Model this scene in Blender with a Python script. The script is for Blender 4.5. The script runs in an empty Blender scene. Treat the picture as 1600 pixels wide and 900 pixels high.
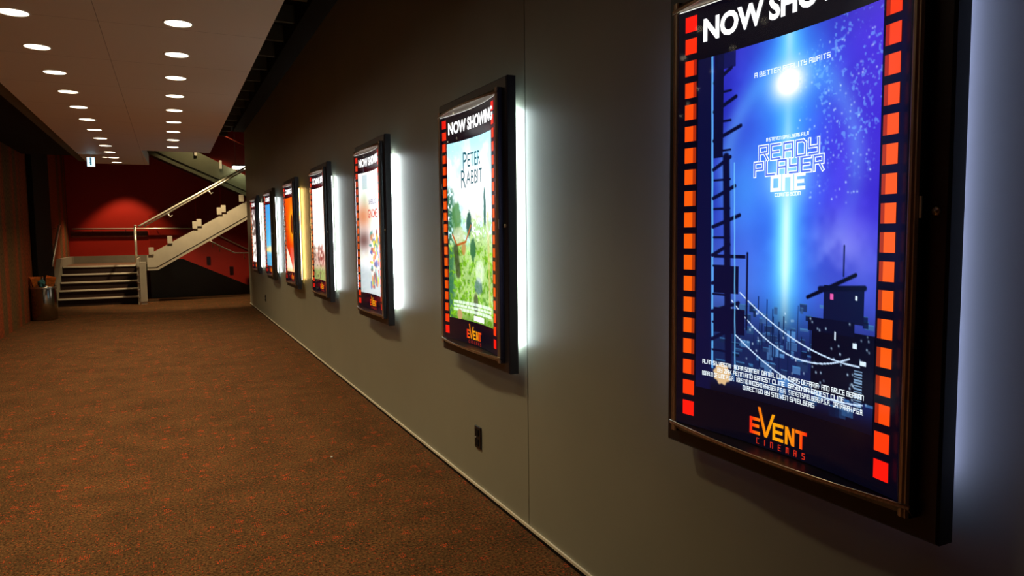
import bpy, bmesh, math, random
import numpy as np
from mathutils import Vector, Matrix

# ------------------------------------------------------------------ camera, world, exposure
S = bpy.context.scene
COL = S.collection
CAM_H = 1.6
YAW, PITCH, ROLL, FPX = 0.45180608, -0.07722018, -0.01125131, 1100.0
cy_, sy_ = math.cos(YAW), math.sin(YAW)
cp_, sp_ = math.cos(PITCH), math.sin(PITCH)
fwd = Vector((sy_*cp_, cy_*cp_, sp_))
rgt = Vector((cy_, -sy_, 0))
upv = rgt.cross(fwd)
r2 = math.cos(ROLL)*rgt + math.sin(ROLL)*upv
u2 = -math.sin(ROLL)*rgt + math.cos(ROLL)*upv
cd = bpy.data.cameras.new('camera'); cam = bpy.data.objects.new('camera', cd); COL.objects.link(cam)
cd.sensor_width = 36.0; cd.lens = FPX/1600*36.0; cd.clip_start = 0.05; cd.clip_end = 100
m = Matrix((r2, u2, -fwd)).transposed().to_4x4(); m.translation = (0, 0, CAM_H)
cam.matrix_world = m
S.camera = cam
S.view_settings.view_transform = 'Standard'; S.view_settings.look = 'None'
S.view_settings.gamma = 1.0; S.view_settings.use_curve_mapping = False
S.view_settings.exposure = 0.0
S.cycles.use_denoising = True
S.cycles.max_bounces = 8; S.cycles.diffuse_bounces = 4; S.cycles.glossy_bounces = 4
S.cycles.transparent_max_bounces = 12
S.cycles.caustics_reflective = False; S.cycles.caustics_refractive = False
S.cycles.sample_clamp_indirect = 4.0
w = bpy.data.worlds.new('world'); S.world = w; w.use_nodes = True
w.node_tree.nodes['Background'].inputs[0].default_value = (1.0, 0.8, 0.6, 1)
w.node_tree.nodes['Background'].inputs[1].default_value = 0.003

DOWNLIGHT_W = 17.5          # each recessed ceiling lamp
WARM = (1.0, 0.74, 0.43)
LEAK = 24.0                  # lamps behind the poster cases
W = 1.674                   # the poster wall
ZS = 3.10                   # underside of the dropped ceiling

# ------------------------------------------------------------------ materials
MATS = {}
def mat(name, color, rough=0.5, metal=0.0, spec=0.5, coat=0.0, emis=None, estr=0.0):
    if name in MATS: return MATS[name]
    m = bpy.data.materials.new(name); m.use_nodes = True; MATS[name] = m
    b = m.node_tree.nodes['Principled BSDF']
    b.inputs['Base Color'].default_value = (*color, 1); b.inputs['Roughness'].default_value = rough
    b.inputs['Metallic'].default_value = metal; b.inputs['Specular IOR Level'].default_value = spec
    b.inputs['Coat Weight'].default_value = coat
    if emis: b.inputs['Emission Color'].default_value = (*emis, 1); b.inputs['Emission Strength'].default_value = estr
    return m
class NT:
    def __init__(s, m): s.m = m; s.t = m.node_tree; s.b = s.t.nodes['Principled BSDF']
    def n(s, typ, **kw):
        x = s.t.nodes.new(typ)
        for k, v in kw.items():
            if k in x.inputs.keys(): x.inputs[k].default_value = v
            else: setattr(x, k, v)
        return x
    def l(s, a, b): s.t.links.new(a, b)
    def coords(s, scale=(1, 1, 1)):
        tc = s.n('ShaderNodeTexCoord'); mp = s.n('ShaderNodeMapping'); mp.inputs['Scale'].default_value = scale
        s.l(tc.outputs['Object'], mp.inputs['Vector']); return mp.outputs['Vector']
    def noise(s, vec, scale, detail=3.0, rough=0.55):
        x = s.n('ShaderNodeTexNoise'); x.inputs['Scale'].default_value = scale
        x.inputs['Detail'].default_value = detail; x.inputs['Roughness'].default_value = rough
        s.l(vec, x.inputs['Vector']); return x.outputs['Fac']
    def ramp(s, fac, stops):
        r = s.n('ShaderNodeValToRGB'); e = r.color_ramp.elements
        while len(e) < len(stops): e.new(0.5)
        for k, (p, c) in enumerate(stops):
            e[k].position = p; e[k].color = (*c, 1) if len(c) == 3 else c
        s.l(fac, r.inputs['Fac']); return r.outputs['Color']
    def mix(s, fac, a, b, mode='MIX'):
        x = s.n('ShaderNodeMix', data_type='RGBA', blend_type=mode)
        for sock, v in ((x.inputs[0], fac), (x.inputs[6], a), (x.inputs[7], b)):
            if isinstance(v, (int, float)): sock.default_value = v
            elif isinstance(v, tuple): sock.default_value = (*v, 1)
            else: s.l(v, sock)
        return x.outputs[2]
    def math(s, op, a, b=None):
        x = s.n('ShaderNodeMath', operation=op)
        for sock, v in ((x.inputs[0], a), (x.inputs[1], b)):
            if v is None: continue
            if isinstance(v, (int, float)): sock.default_value = v
            else: s.l(v, sock)
        return x.outputs[0]
    def bump(s, h, strength=0.2, dist=0.01):
        x = s.n('ShaderNodeBump'); x.inputs['Strength'].default_value = strength; x.inputs['Distance'].default_value = dist
        s.l(h, x.inputs['Height']); s.l(x.outputs['Normal'], s.b.inputs['Normal'])

def speckled(name, c, rough=0.5, amt=0.12, scale=8.0, **kw):
    """a plain paint or metal whose tone wanders a little"""
    if name in MATS: return MATS[name]
    m = mat(name, c, rough, **kw); t = NT(m)
    f = t.noise(t.coords(), scale, 4)
    lo = tuple(x*(1-amt) for x in c); hi = tuple(min(1, x*(1+amt)) for x in c)
    t.l(t.ramp(f, [(0.3, lo), (0.7, hi)]), t.b.inputs['Base Color'])
    return m

M_wall = speckled('grey_wall_paint', (0.30, 0.315, 0.245), 0.45, 0.05, 1.5)
t = NT(M_wall); t.bump(t.noise(t.coords(), 220, 2), 0.05, 0.002)
M_soffit = mat('cream_ceiling', (0.80, 0.74, 0.62), 0.55)
t = NT(M_soffit)
br = t.n('ShaderNodeTexBrick'); br.offset = 0.0; br.inputs['Scale'].default_value = 1.0
tc = t.n('ShaderNodeTexCoord'); mp = t.n('ShaderNodeMapping'); mp.inputs['Location'].default_value = (0.375, 0.25, 0)
t.l(tc.outputs['Object'], mp.inputs['Vector']); t.l(mp.outputs['Vector'], br.inputs['Vector'])
br.inputs['Brick Width'].default_value = 1.2; br.inputs['Row Height'].default_value = 1.2
br.inputs['Mortar Size'].default_value = 0.003; br.inputs['Mortar Smooth'].default_value = 0.4
br.inputs['Color1'].default_value = (0.80, 0.74, 0.62, 1); br.inputs['Color2'].default_value = (0.78, 0.72, 0.60, 1)
br.inputs['Mortar'].default_value = (0.36, 0.31, 0.24, 1)
t.l(br.outputs['Color'], t.b.inputs['Base Color'])
M_red = speckled('red_wall_paint', (0.44, 0.012, 0.0015), 0.5, 0.06, 1.2)
M_black = speckled('black_paint', (0.006, 0.005, 0.004), 0.85, 0.2, 5, spec=0.2)
M_joist = speckled('dark_joist', (0.10, 0.09, 0.055), 0.7, 0.15, 5)
M_frame = speckled('black_powder_coat', (0.020, 0.019, 0.026), 0.36, 0.1, 30)
M_bezel = mat('bronze_bezel', (0.5, 0.38, 0.27), 0.38, 0.7)
t = NT(M_bezel)
t.l(t.ramp(t.noise(t.coords((40, 40, 1.5)), 4, 4), [(0.3, (0.36, 0.27, 0.19)), (0.7, (0.66, 0.52, 0.38))]), t.b.inputs['Base Color'])
M_chrome = mat('chrome', (0.85, 0.84, 0.80), 0.12, 1.0)
M_railm = mat('satin_rail_steel', (0.88, 0.84, 0.68), 0.30, 0.6)
M_steel = speckled('brushed_steel', (0.62, 0.58, 0.48), 0.28, 0.1, 20, metal=1.0)
M_panel = mat('black_mask_film', (0.006, 0.006, 0.012), 0.25, spec=0.5, emis=(0.2, 0.2, 1.0), estr=0.006)
M_beige = speckled('beige_steel_paint', (0.60, 0.55, 0.42), 0.4, 0.08, 3)
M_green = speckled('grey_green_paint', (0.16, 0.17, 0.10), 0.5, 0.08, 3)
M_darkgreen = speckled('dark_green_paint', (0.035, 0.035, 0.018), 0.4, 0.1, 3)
M_skirt = speckled('grey_skirting_paint', (0.30, 0.27, 0.20), 0.5, 0.08, 3)
M_riser = speckled('dark_carpet_riser', (0.03, 0.013, 0.008), 0.9, 0.3, 40)
M_tread = speckled('brown_stair_carpet', (0.16, 0.075, 0.035), 0.95, 0.25, 30)
M_timber = speckled('dark_red_timber', (0.10, 0.012, 0.006), 0.3, 0.3, 10)
M_trim = speckled('pale_metal_trim', (0.80, 0.76, 0.60), 0.35, 0.06, 4)
M_outlet = mat('black_plastic', (0.010, 0.010, 0.011), 0.35)
M_white = mat('white_plastic', (0.8, 0.8, 0.78), 0.4)

# carpet: brown pile with darker worn clouds and rows of small red flecks
M_carpet = mat('patterned_carpet', (0.2, 0.1, 0.05), 0.95, spec=0.15)
t = NT(M_carpet); v = t.coords()
base = t.ramp(t.noise(v, 2.6, 7, 0.72), [(0.32, (0.074, 0.039, 0.013)), (0.62, (0.134, 0.065, 0.022))])
pile = t.ramp(t.noise(v, 75, 3, 0.7), [(0.36, (0.22, 0.21, 0.20)), (0.64, (1.65, 1.65, 1.65))])
base = t.mix(1.0, base, pile, 'MULTIPLY')
vo = t.n('ShaderNodeTexVoronoi'); vo.inputs['Scale'].default_value = 8.5; vo.inputs['Randomness'].default_value = 0.45
t.l(v, vo.inputs['Vector'])
patch = t.math('LESS_THAN', t.math('ADD', vo.outputs['Distance'], t.math('MULTIPLY', t.noise(v, 30, 2), 0.25)), 0.36)
sel = t.n('ShaderNodeSeparateColor'); t.l(vo.outputs['Color'], sel.inputs[0])
patch = t.math('MULTIPLY', patch, t.math('GREATER_THAN', sel.outputs[0], 0.30))
vo2 = t.n('ShaderNodeTexVoronoi'); vo2.inputs['Scale'].default_value = 1.0; vo2.inputs['Randomness'].default_value = 0.35
t.l(t.coords((95, 48, 1)), vo2.inputs['Vector'])
dash = t.math('LESS_THAN', vo2.outputs['Distance'], 0.36)
far_ = t.math('MULTIPLY', t.math('MULTIPLY', dash, t.math('GREATER_THAN', t.noise(v, 40, 2), 0.58)), 0.7)
fl = t.math('MAXIMUM', t.math('MULTIPLY', dash, patch), far_)
redc = t.ramp(t.noise(v, 50, 2), [(0.35, (0.34, 0.045, 0.012)), (0.65, (0.80, 0.085, 0.018))])
t.l(t.mix(t.math('MULTIPLY', fl, 0.85), base, redc), t.b.inputs['Base Color'])
t.bump(t.noise(v, 160, 3), 0.5, 0.006)

# left wall covering: tall bands of rust red and olive brown cloth
M_left = mat('banded_wall_cloth', (0.2, 0.08, 0.03), 0.85, spec=0.2)
t = NT(M_left)
band = t.noise(t.coords((0.0, 1.1, 0.0)), 1.0, 1.0)
c = t.ramp(t.math('ADD', band, t.math('MULTIPLY', t.noise(t.coords((7, 7, 4)), 3, 5, 0.7), 0.12)), [(0.44, (0.17, 0.095, 0.032)), (0.54, (0.34, 0.070, 0.018)), (0.62, (0.36, 0.075, 0.020)), (0.70, (0.17, 0.095, 0.035))])
thr = t.ramp(t.noise(t.coords((5, 5, 3)), 6, 6, 0.75), [(0.38, (0.30, 0.32, 0.30)), (0.62, (1.25, 1.2, 1.1))])
t.l(t.mix(1.0, c, thr, 'MULTIPLY'), t.b.inputs['Base Color'])

def glassy(name, tint, gloss_rough=0.03, ior=1.45):
    m = bpy.data.materials.new(name); m.use_nodes = True; nt = m.node_tree
    nt.nodes.remove(nt.nodes['Principled BSDF']); out = nt.nodes['Material Output']
    tr = nt.nodes.new('ShaderNodeBsdfTransparent'); tr.inputs[0].default_value = (*tint, 1)
    gl = nt.nodes.new('ShaderNodeBsdfGlossy'); gl.inputs['Roughness'].default_value = gloss_rough
    fr = nt.nodes.new('ShaderNodeFresnel'); fr.inputs[0].default_value = ior
    mx = nt.nodes.new('ShaderNodeMixShader')
    nt.links.new(fr.outputs[0], mx.inputs[0]); nt.links.new(tr.outputs[0], mx.inputs[1]); nt.links.new(gl.outputs[0], mx.inputs[2])
    nt.links.new(mx.outputs[0], out.inputs[0]); return m
M_cover = glassy('clear_acrylic', (0.97, 0.97, 0.97), 0.04, 1.13)
M_glass = glassy('balustrade_glass', (0.86, 0.88, 0.84), 0.02, 1.35)

def emit(name, color, strength):
    if name in MATS: return MATS[name]
    m = mat(name, (0.0, 0.0, 0.0), 0.5, emis=color, estr=strength); return m
M_lens = emit('lamp_glow', (1.0, 0.88, 0.60), 6.0)
M_letter = emit('white_backlit_letters', (1.0, 1.0, 1.0), 1.6)
M_slot = emit('white_light_slot', (1.0, 0.98, 0.9), 1.0)

def attr_emit(name, strength):
    """colour printed on backlit film: read from the mesh's own colour layer"""
    m = mat(name, (0.01, 0.01, 0.01), 0.3); t = NT(m)
    a = t.n('ShaderNodeAttribute'); a.attribute_name = 'print'
    t.l(a.outputs['Color'], t.b.inputs['Emission Color']); t.b.inputs['Emission Strength'].default_value = strength
    return m
M_print = attr_emit('backlit_film_print', 1.0)

# ------------------------------------------------------------------ helpers
def tag(o, label=None, cat=None, group=None, kind=None):
    if label: o['label'] = label
    if cat: o['category'] = cat
    if group: o['group'] = group
    if kind: o['kind'] = kind
    return o
def thing(name, label, cat, loc=(0, 0, 0), rotz=0, group=None):
    o = bpy.data.objects.new(name, None); COL.objects.link(o); o.location = loc; o.rotation_euler = (0, 0, rotz)
    o.empty_display_size = 0.1
    return tag(o, label, cat, group)
def obj(name, bm, m, parent=None, smooth=False):
    me = bpy.data.meshes.new(name)
    bmesh.ops.recalc_face_normals(bm, faces=bm.faces)
    bm.to_mesh(me); bm.free()
    for x in (m if isinstance(m, (list, tuple)) else [m]): me.materials.append(x)
    if smooth:
        for p in me.polygons: p.use_smooth = True
    o = bpy.data.objects.new(name, me); COL.objects.link(o)
    if parent: o.parent = parent
    return o
def struct(name, bm, m, label=None):
    o = obj(name, bm, m); tag(o, label or name.replace('_', ' '), None, None, 'structure'); return o
def box(bm, x0, x1, y0, y1, z0, z1, mi=0, bev=0.0):
    v = [bm.verts.new(p) for p in ((x0,y0,z0),(x1,y0,z0),(x1,y1,z0),(x0,y1,z0),(x0,y0,z1),(x1,y0,z1),(x1,y1,z1),(x0,y1,z1))]
    fs = [bm.faces.new([v[i] for i in q]) for q in ((0,3,2,1),(4,5,6,7),(0,1,5,4),(1,2,6,5),(2,3,7,6),(3,0,4,7))]
    for f in fs: f.material_index = mi
    if bev:
        es = list({e for f in fs for e in f.edges})
        bmesh.ops.bevel(bm, geom=es, offset=bev, segments=2, profile=0.5, affect='EDGES')
def B(*a, **k):
    bm = bmesh.new(); box(bm, *a, **k); return bm
def prism(bm, pts, axis, a, b):
    """closed polygon extruded: axis 'y' takes (x,z) points, 'x' takes (y,z), 'z' takes (x,y)"""
    def P(p, q): return {'y': (p[0], q, p[1]), 'x': (q, p[0], p[1]), 'z': (p[0], p[1], q)}[axis]
    A = [bm.verts.new(P(p, a)) for p in pts]; C = [bm.verts.new(P(p, b)) for p in pts]
    bm.faces.new(A); bm.faces.new(C[::-1]); n = len(pts)
    for i in range(n): bm.faces.new((A[i], A[(i+1) % n], C[(i+1) % n], C[i]))
def tube(bm, pts, r, n=12, caps=True):
    pts = [Vector(p) for p in pts]; rings = []
    for i, p in enumerate(pts):
        d = (pts[min(i+1, len(pts)-1)] - pts[max(i-1, 0)]).normalized()
        a = d.cross(Vector((0, 0, 1)));
        if a.length < 0.05: a = d.cross(Vector((1, 0, 0)))
        a.normalize(); b = d.cross(a)
        rings.append([bm.verts.new(p + r*(math.cos(2*math.pi*k/n)*a + math.sin(2*math.pi*k/n)*b)) for k in range(n)])
    for A, C in zip(rings, rings[1:]):
        for k in range(n): bm.faces.new((A[k], A[(k+1) % n], C[(k+1) % n], C[k]))
    if caps: bm.faces.new(rings[0][::-1]); bm.faces.new(rings[-1])
def lathe(bm, prof, n=32, cx=0, cy=0):
    rings = []
    for r, z in prof:
        rings.append([bm.verts.new((cx + r*math.cos(2*math.pi*k/n), cy + r*math.sin(2*math.pi*k/n), z)) for k in range(n)] if r > 1e-5 else [bm.verts.new((cx, cy, z))])
    for A, C in zip(rings, rings[1:]):
        for k in range(n):
            j = (k+1) % n
            if len(A) == 1 and len(C) == 1: continue
            if len(A) == 1: bm.faces.new((A[0], C[j], C[k]))
            elif len(C) == 1: bm.faces.new((A[k], A[j], C[0]))
            else: bm.faces.new((A[k], A[j], C[j], C[k]))
ORD = ['first', 'second', 'third', 'fourth', 'fifth', 'sixth', 'seventh', 'eighth', 'ninth', 'tenth', 'eleventh', 'twelfth',
       'thirteenth', 'fourteenth', 'fifteenth', 'sixteenth', 'seventeenth', 'eighteenth', 'nineteenth', 'twentieth']

# ------------------------------------------------------------------ the setting
YB = 23.0      # red end wall
struct('floor', B(-2.7, 4.2, -3.2, YB+0.2, -0.1, 0.0), M_carpet, 'brown carpet floor with red flecks')
bm = bmesh.new()
box(bm, W, W+0.15, -3.2, 3.268, 0, 4.15)
box(bm, W, W+0.15, 3.275, 17.65, 0, 4.15)
box(bm, W+0.012, W+0.14, 3.2, 3.35, 0, 4.1)
struct('wall_right', bm, M_wall, 'grey wall carrying the poster cases')
bm = bmesh.new(); box(bm, W-0.010, W, -3.2, 17.65, 0.022, 0.036); box(bm, W-0.010, W+0.15, 17.65, 17.66, 0.022, 0.036)
struct('baseboard_right', bm, M_trim, 'thin pale metal strip at the foot of the grey wall')
struct('trim_3', B(W-0.007, W, -3.2, 17.65, 0, 0.022), M_black, 'dark gap under the metal strip')
struct('wall_left', B(-2.7, -2.5, -3.2, YB, 0, 4.2), M_left, 'banded red and brown wall')
bm = bmesh.new(); box(bm, -2.5, -2.40, 16.95, 19.15, 0, 4.2, bev=0.02)
struct('trim_1', bm, M_black, 'black pier on the banded wall')
bm = bmesh.new(); box(bm, -2.5, -1.55, -3.2, 16.6, 3.25, 4.2)
struct('ceiling_bulkhead', bm, M_black, 'black bulkhead over the banded wall')
struct('wall_back', B(-2.7, 4.2, YB, YB+0.2, 0, 6.2), M_red, 'red end wall')
struct('wall_near', B(-2.7, 4.2, -3.4, -3.2, 0, 4.4), M_wall, 'wall behind the viewer')
struct('wall_far_right', B(4.2, 4.35, 17.5, YB+0.2, 0, 6.2), M_red, 'red side wall of the stair hall')
struct('wall_return', B(W+0.15, 4.2, 17.5, 17.65, 0, 6.2), M_wall, 'wall return beside the stair hall')
struct('ceiling', B(-2.7, 4.3, -3.4, 19.6, 4.30, 4.42), M_black, 'black open ceiling')
struct('ceiling_stair_hall', B(-2.7, 4.3, 19.6, YB+0.2, 6.0, 6.12), M_black, 'black ceiling of the stair hall')
struct('ceiling_drop', B(-2.7, 4.3, 19.5, 19.6, 4.42, 6.12), M_black, 'black face between the two ceilings')
struct('ceiling_beam', B(1.44, W, -3.2, 17.65, 4.02, 4.30), M_black, 'black beam along the top of the grey wall')
bm = bmesh.new()
for k in range(-13, 13):
    y = 8.77 + 0.862*k
    box(bm, -1.3, 1.44, y-0.03, y+0.03, 4.10, 4.30)
o = struct('ceiling_joists', bm, M_joist, 'dark joists above the dropped ceiling')
bm = bmesh.new()
prism(bm, [(-1.39, -3.2), (0.73, -3.2), (0.73, 13.85), (-0.36, 13.85), (-0.30, 16.55), (-1.39, 16.55)], 'z', ZS, ZS+0.22)
struct('ceiling_soffit', bm, M_soffit, 'cream dropped ceiling with two rows of lamps')
bm = bmesh.new(); box(bm, -1.55, -1.391, -3.2, 16.6, ZS+0.04, ZS+0.15)
struct('trim_2', bm, M_joist, 'dark ledge beside the dropped ceiling')

# ------------------------------------------------------------------ ceiling lamps
def spot(name, loc, power, angle, blend, parent=None, color=WARM, size=0.07, rot=(0, 0, 0)):
    l = bpy.data.lights.new(name, 'SPOT'); l.energy = power; l.color = color; l.spot_size = math.radians(angle); l.spot_blend = blend
    l.shadow_soft_size = size; o = bpy.data.objects.new(name, l); COL.objects.link(o); o.location = loc; o.rotation_euler = rot
    if parent: o.parent = parent
    return o
def downlight_proto():
    t = thing('downlight', '', 'ceiling light')
    bm = bmesh.new(); lathe(bm, [(0.086, 0.0), (0.090, -0.004), (0.098, -0.004), (0.101, 0.0)], 40); obj('trim_ring', bm, M_white, t, True)
    bm = bmesh.new(); lathe(bm, [(0.0, -0.0045), (0.06, -0.004), (0.087, -0.001)], 40); obj('lens', bm, M_lens, t, True)
    s = spot('lamp', (0, 0, -0.02), DOWNLIGHT_W*math.pi, 112, 0.7, t)
    return t
def copy_thing(root, loc, label, group=None, rotz=None):
    r = root.copy(); COL.objects.link(r); r.location = loc; r['label'] = label
    if rotz is not None: r.rotation_euler = (0, 0, rotz)
    if group: r['group'] = group
    for ch in list(root.children):
        c = ch.copy(); COL.objects.link(c); c.parent = r
        for g in list(ch.children):
            d = g.copy(); COL.objects.link(d); d.parent = c
    return r
dl = downlight_proto(); first = True
rows = [('row beside the open black joists', 0.125, [5.59 + 0.945*k for k in range(9)], 3),
        ('row beside the banded wall', -0.862, [5.75 + 0.946*k for k in range(12)], 3)]
for nm, x, ys, before in rows:
    allys = [ys[0] - 0.945*k for k in range(before, 0, -1)] + ys
    n = len(allys)
    for i, y in enumerate(allys):
        from_far = n - 1 - i
        lab = 'round recessed downlight, ' + (ORD[from_far] + ' from the far end' if from_far else 'last at the far end') + ', ' + nm
        if first:
            dl.location = (x, y, ZS-0.0005); dl['label'] = lab; dl['group'] = 'downlights in the ' + nm; first = False
        else: copy_thing(dl, (x, y, ZS-0.0005), lab, 'downlights in the ' + nm)
t = thing('small_downlight', 'small round ceiling lamp beside the exit sign end of the row', 'ceiling light', (-1.0, 15.2, ZS-0.0005))
bm = bmesh.new(); lathe(bm, [(0.05, 0.0), (0.052, -0.004), (0.06, 0.0)], 24); obj('trim_ring', bm, M_white, t, True)
bm = bmesh.new(); lathe(bm, [(0.0, -0.003), (0.05, -0.001)], 24); obj('lens', bm, M_lens, t, True)

# landing lamp and two added unseen lamps, above the dropped ceiling's sight line
def hall_lamp(x, y, z, power, ang, label, rot=(0, 0, 0), blend=0.35):
    t = thing('unseen_hall_lamp', label, 'ceiling light', (x, y, z))
    bm = bmesh.new(); lathe(bm, [(0.0, 0.16), (0.06, 0.16), (0.07, 0.12), (0.07, 0.0), (0.066, 0.0), (0.06, 0.05), (0.0, 0.06)], 24); obj('can', bm, M_black, t, True)
    bm = bmesh.new(); tube(bm, [(0, 0, 0.16), (0, 0, (6.0 if y > 19.6 else 4.3)-z)], 0.008, 8); obj('suspension_rod', bm, M_black, t)
    spot('lamp', (0, 0, -0.02), power, ang, blend, t, rot=rot)
    return t
hall_lamp(-1.05, 22.1, 3.85, 210, 80, 'black can lamp hung over the stair landing')
hall_lamp(1.1, 21.6, 5.2, 260, 100, 'added unseen can lamp lighting the wall by the upper stair flight')  # added out of view to light the red wall around the upper flight
hall_lamp(0.35, 18.25, 4.02, 460, 88, 'added unseen can lamp lighting the beige stair flight', rot=(math.radians(22), 0, math.radians(-8)), blend=0.5)  # added out of view, aimed to brighten the beige stringer and rails

# ------------------------------------------------------------------ exit sign
t = thing('exit_sign', 'small glowing pale blue exit sign hung under the dropped ceiling', 'sign', (-1.19, 14.75, ZS))
bm = bmesh.new(); box(bm, -0.070, 0.060, 0.0, 0.05, -0.225, -0.050, bev=0.006); obj('housing', bm, M_white, t)
bm = bmesh.new(); box(bm, -0.062, 0.052, -0.003, 0.0, -0.218, -0.057); obj('sign_face', bm, emit('sign_glow', (0.55, 0.85, 1.0), 2.2), t)
bm = bmesh.new()
box(bm, -0.02, 0.008, -0.006, -0.003, -0.20, -0.06); box(bm, -0.035, 0.0, -0.006, -0.003, -0.16, -0.145)
obj('pictogram', bm, emit('sign_dark', (0.02, 0.10, 0.16), 1.0), t)
bm = bmesh.new(); tube(bm, [(0, 0.025, -0.05), (0, 0.025, 0.0)], 0.008, 8); obj('stem', bm, M_white, t)

# ------------------------------------------------------------------ poster printing: pictures as numpy fields
def vnoise(h, w, cells, seed, octv=4):
    rs = np.random.RandomState(seed); out = np.zeros((h, w)); amp = 1; tot = 0
    for o in range(octv):
        cx = max(2, int(cells*(2**o))); cyy = max(2, int(cells*(2**o)*h/w)); g = rs.rand(cyy+2, cx+2)
        y = np.linspace(0, cyy, h); x = np.linspace(0, cx, w)
        yi = y.astype(int); xi = x.astype(int); fy = (y-yi)[:, None]; fx = (x-xi)[None, :]
        fy = fy*fy*(3-2*fy); fx = fx*fx*(3-2*fx)
        a = g[yi][:, xi]; b = g[yi][:, xi+1]; c = g[yi+1][:, xi]; d = g[yi+1][:, xi+1]
        out += amp*((a*(1-fx)+b*fx)*(1-fy) + (c*(1-fx)+d*fx)*fy); tot += amp; amp *= 0.5
    return out/tot
def grid(h, w):
    t, u = np.mgrid[0:1:h*1j, 0:1:w*1j]; return u, t
def col(*c): return np.array(c, float)/255.0
def over(img, mask, c):
    m = np.clip(mask, 0, 1)[..., None]; img *= (1-m); img += m*c
def sm(x, a, b):
    k = np.clip((x-a)/(b-a), 0, 1); return k*k*(3-2*k)
def rect(img, u, t, a, b, c, d, colr, al=1.0): over(img, ((u >= a) & (u <= b) & (t >= c) & (t <= d))*al, colr)
def seg(img, u, t, p, q, wd, colr, asp=1.6, al=1.0):
    px, py, qx, qy = p[0], p[1]*asp, q[0], q[1]*asp; X, Y = u, t*asp
    L = (qx-px)**2+(qy-py)**2; k = np.clip(((X-px)*(qx-px)+(Y-py)*(qy-py))/L, 0, 1)
    d = np.hypot(X-(px+k*(qx-px)), Y-(py+k*(qy-py))); over(img, (1-sm(d, wd*0.6, wd*1.2))*al, colr)
def lerp(a, b, k): return a*(1-k[..., None]) + b*k[..., None]

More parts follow.
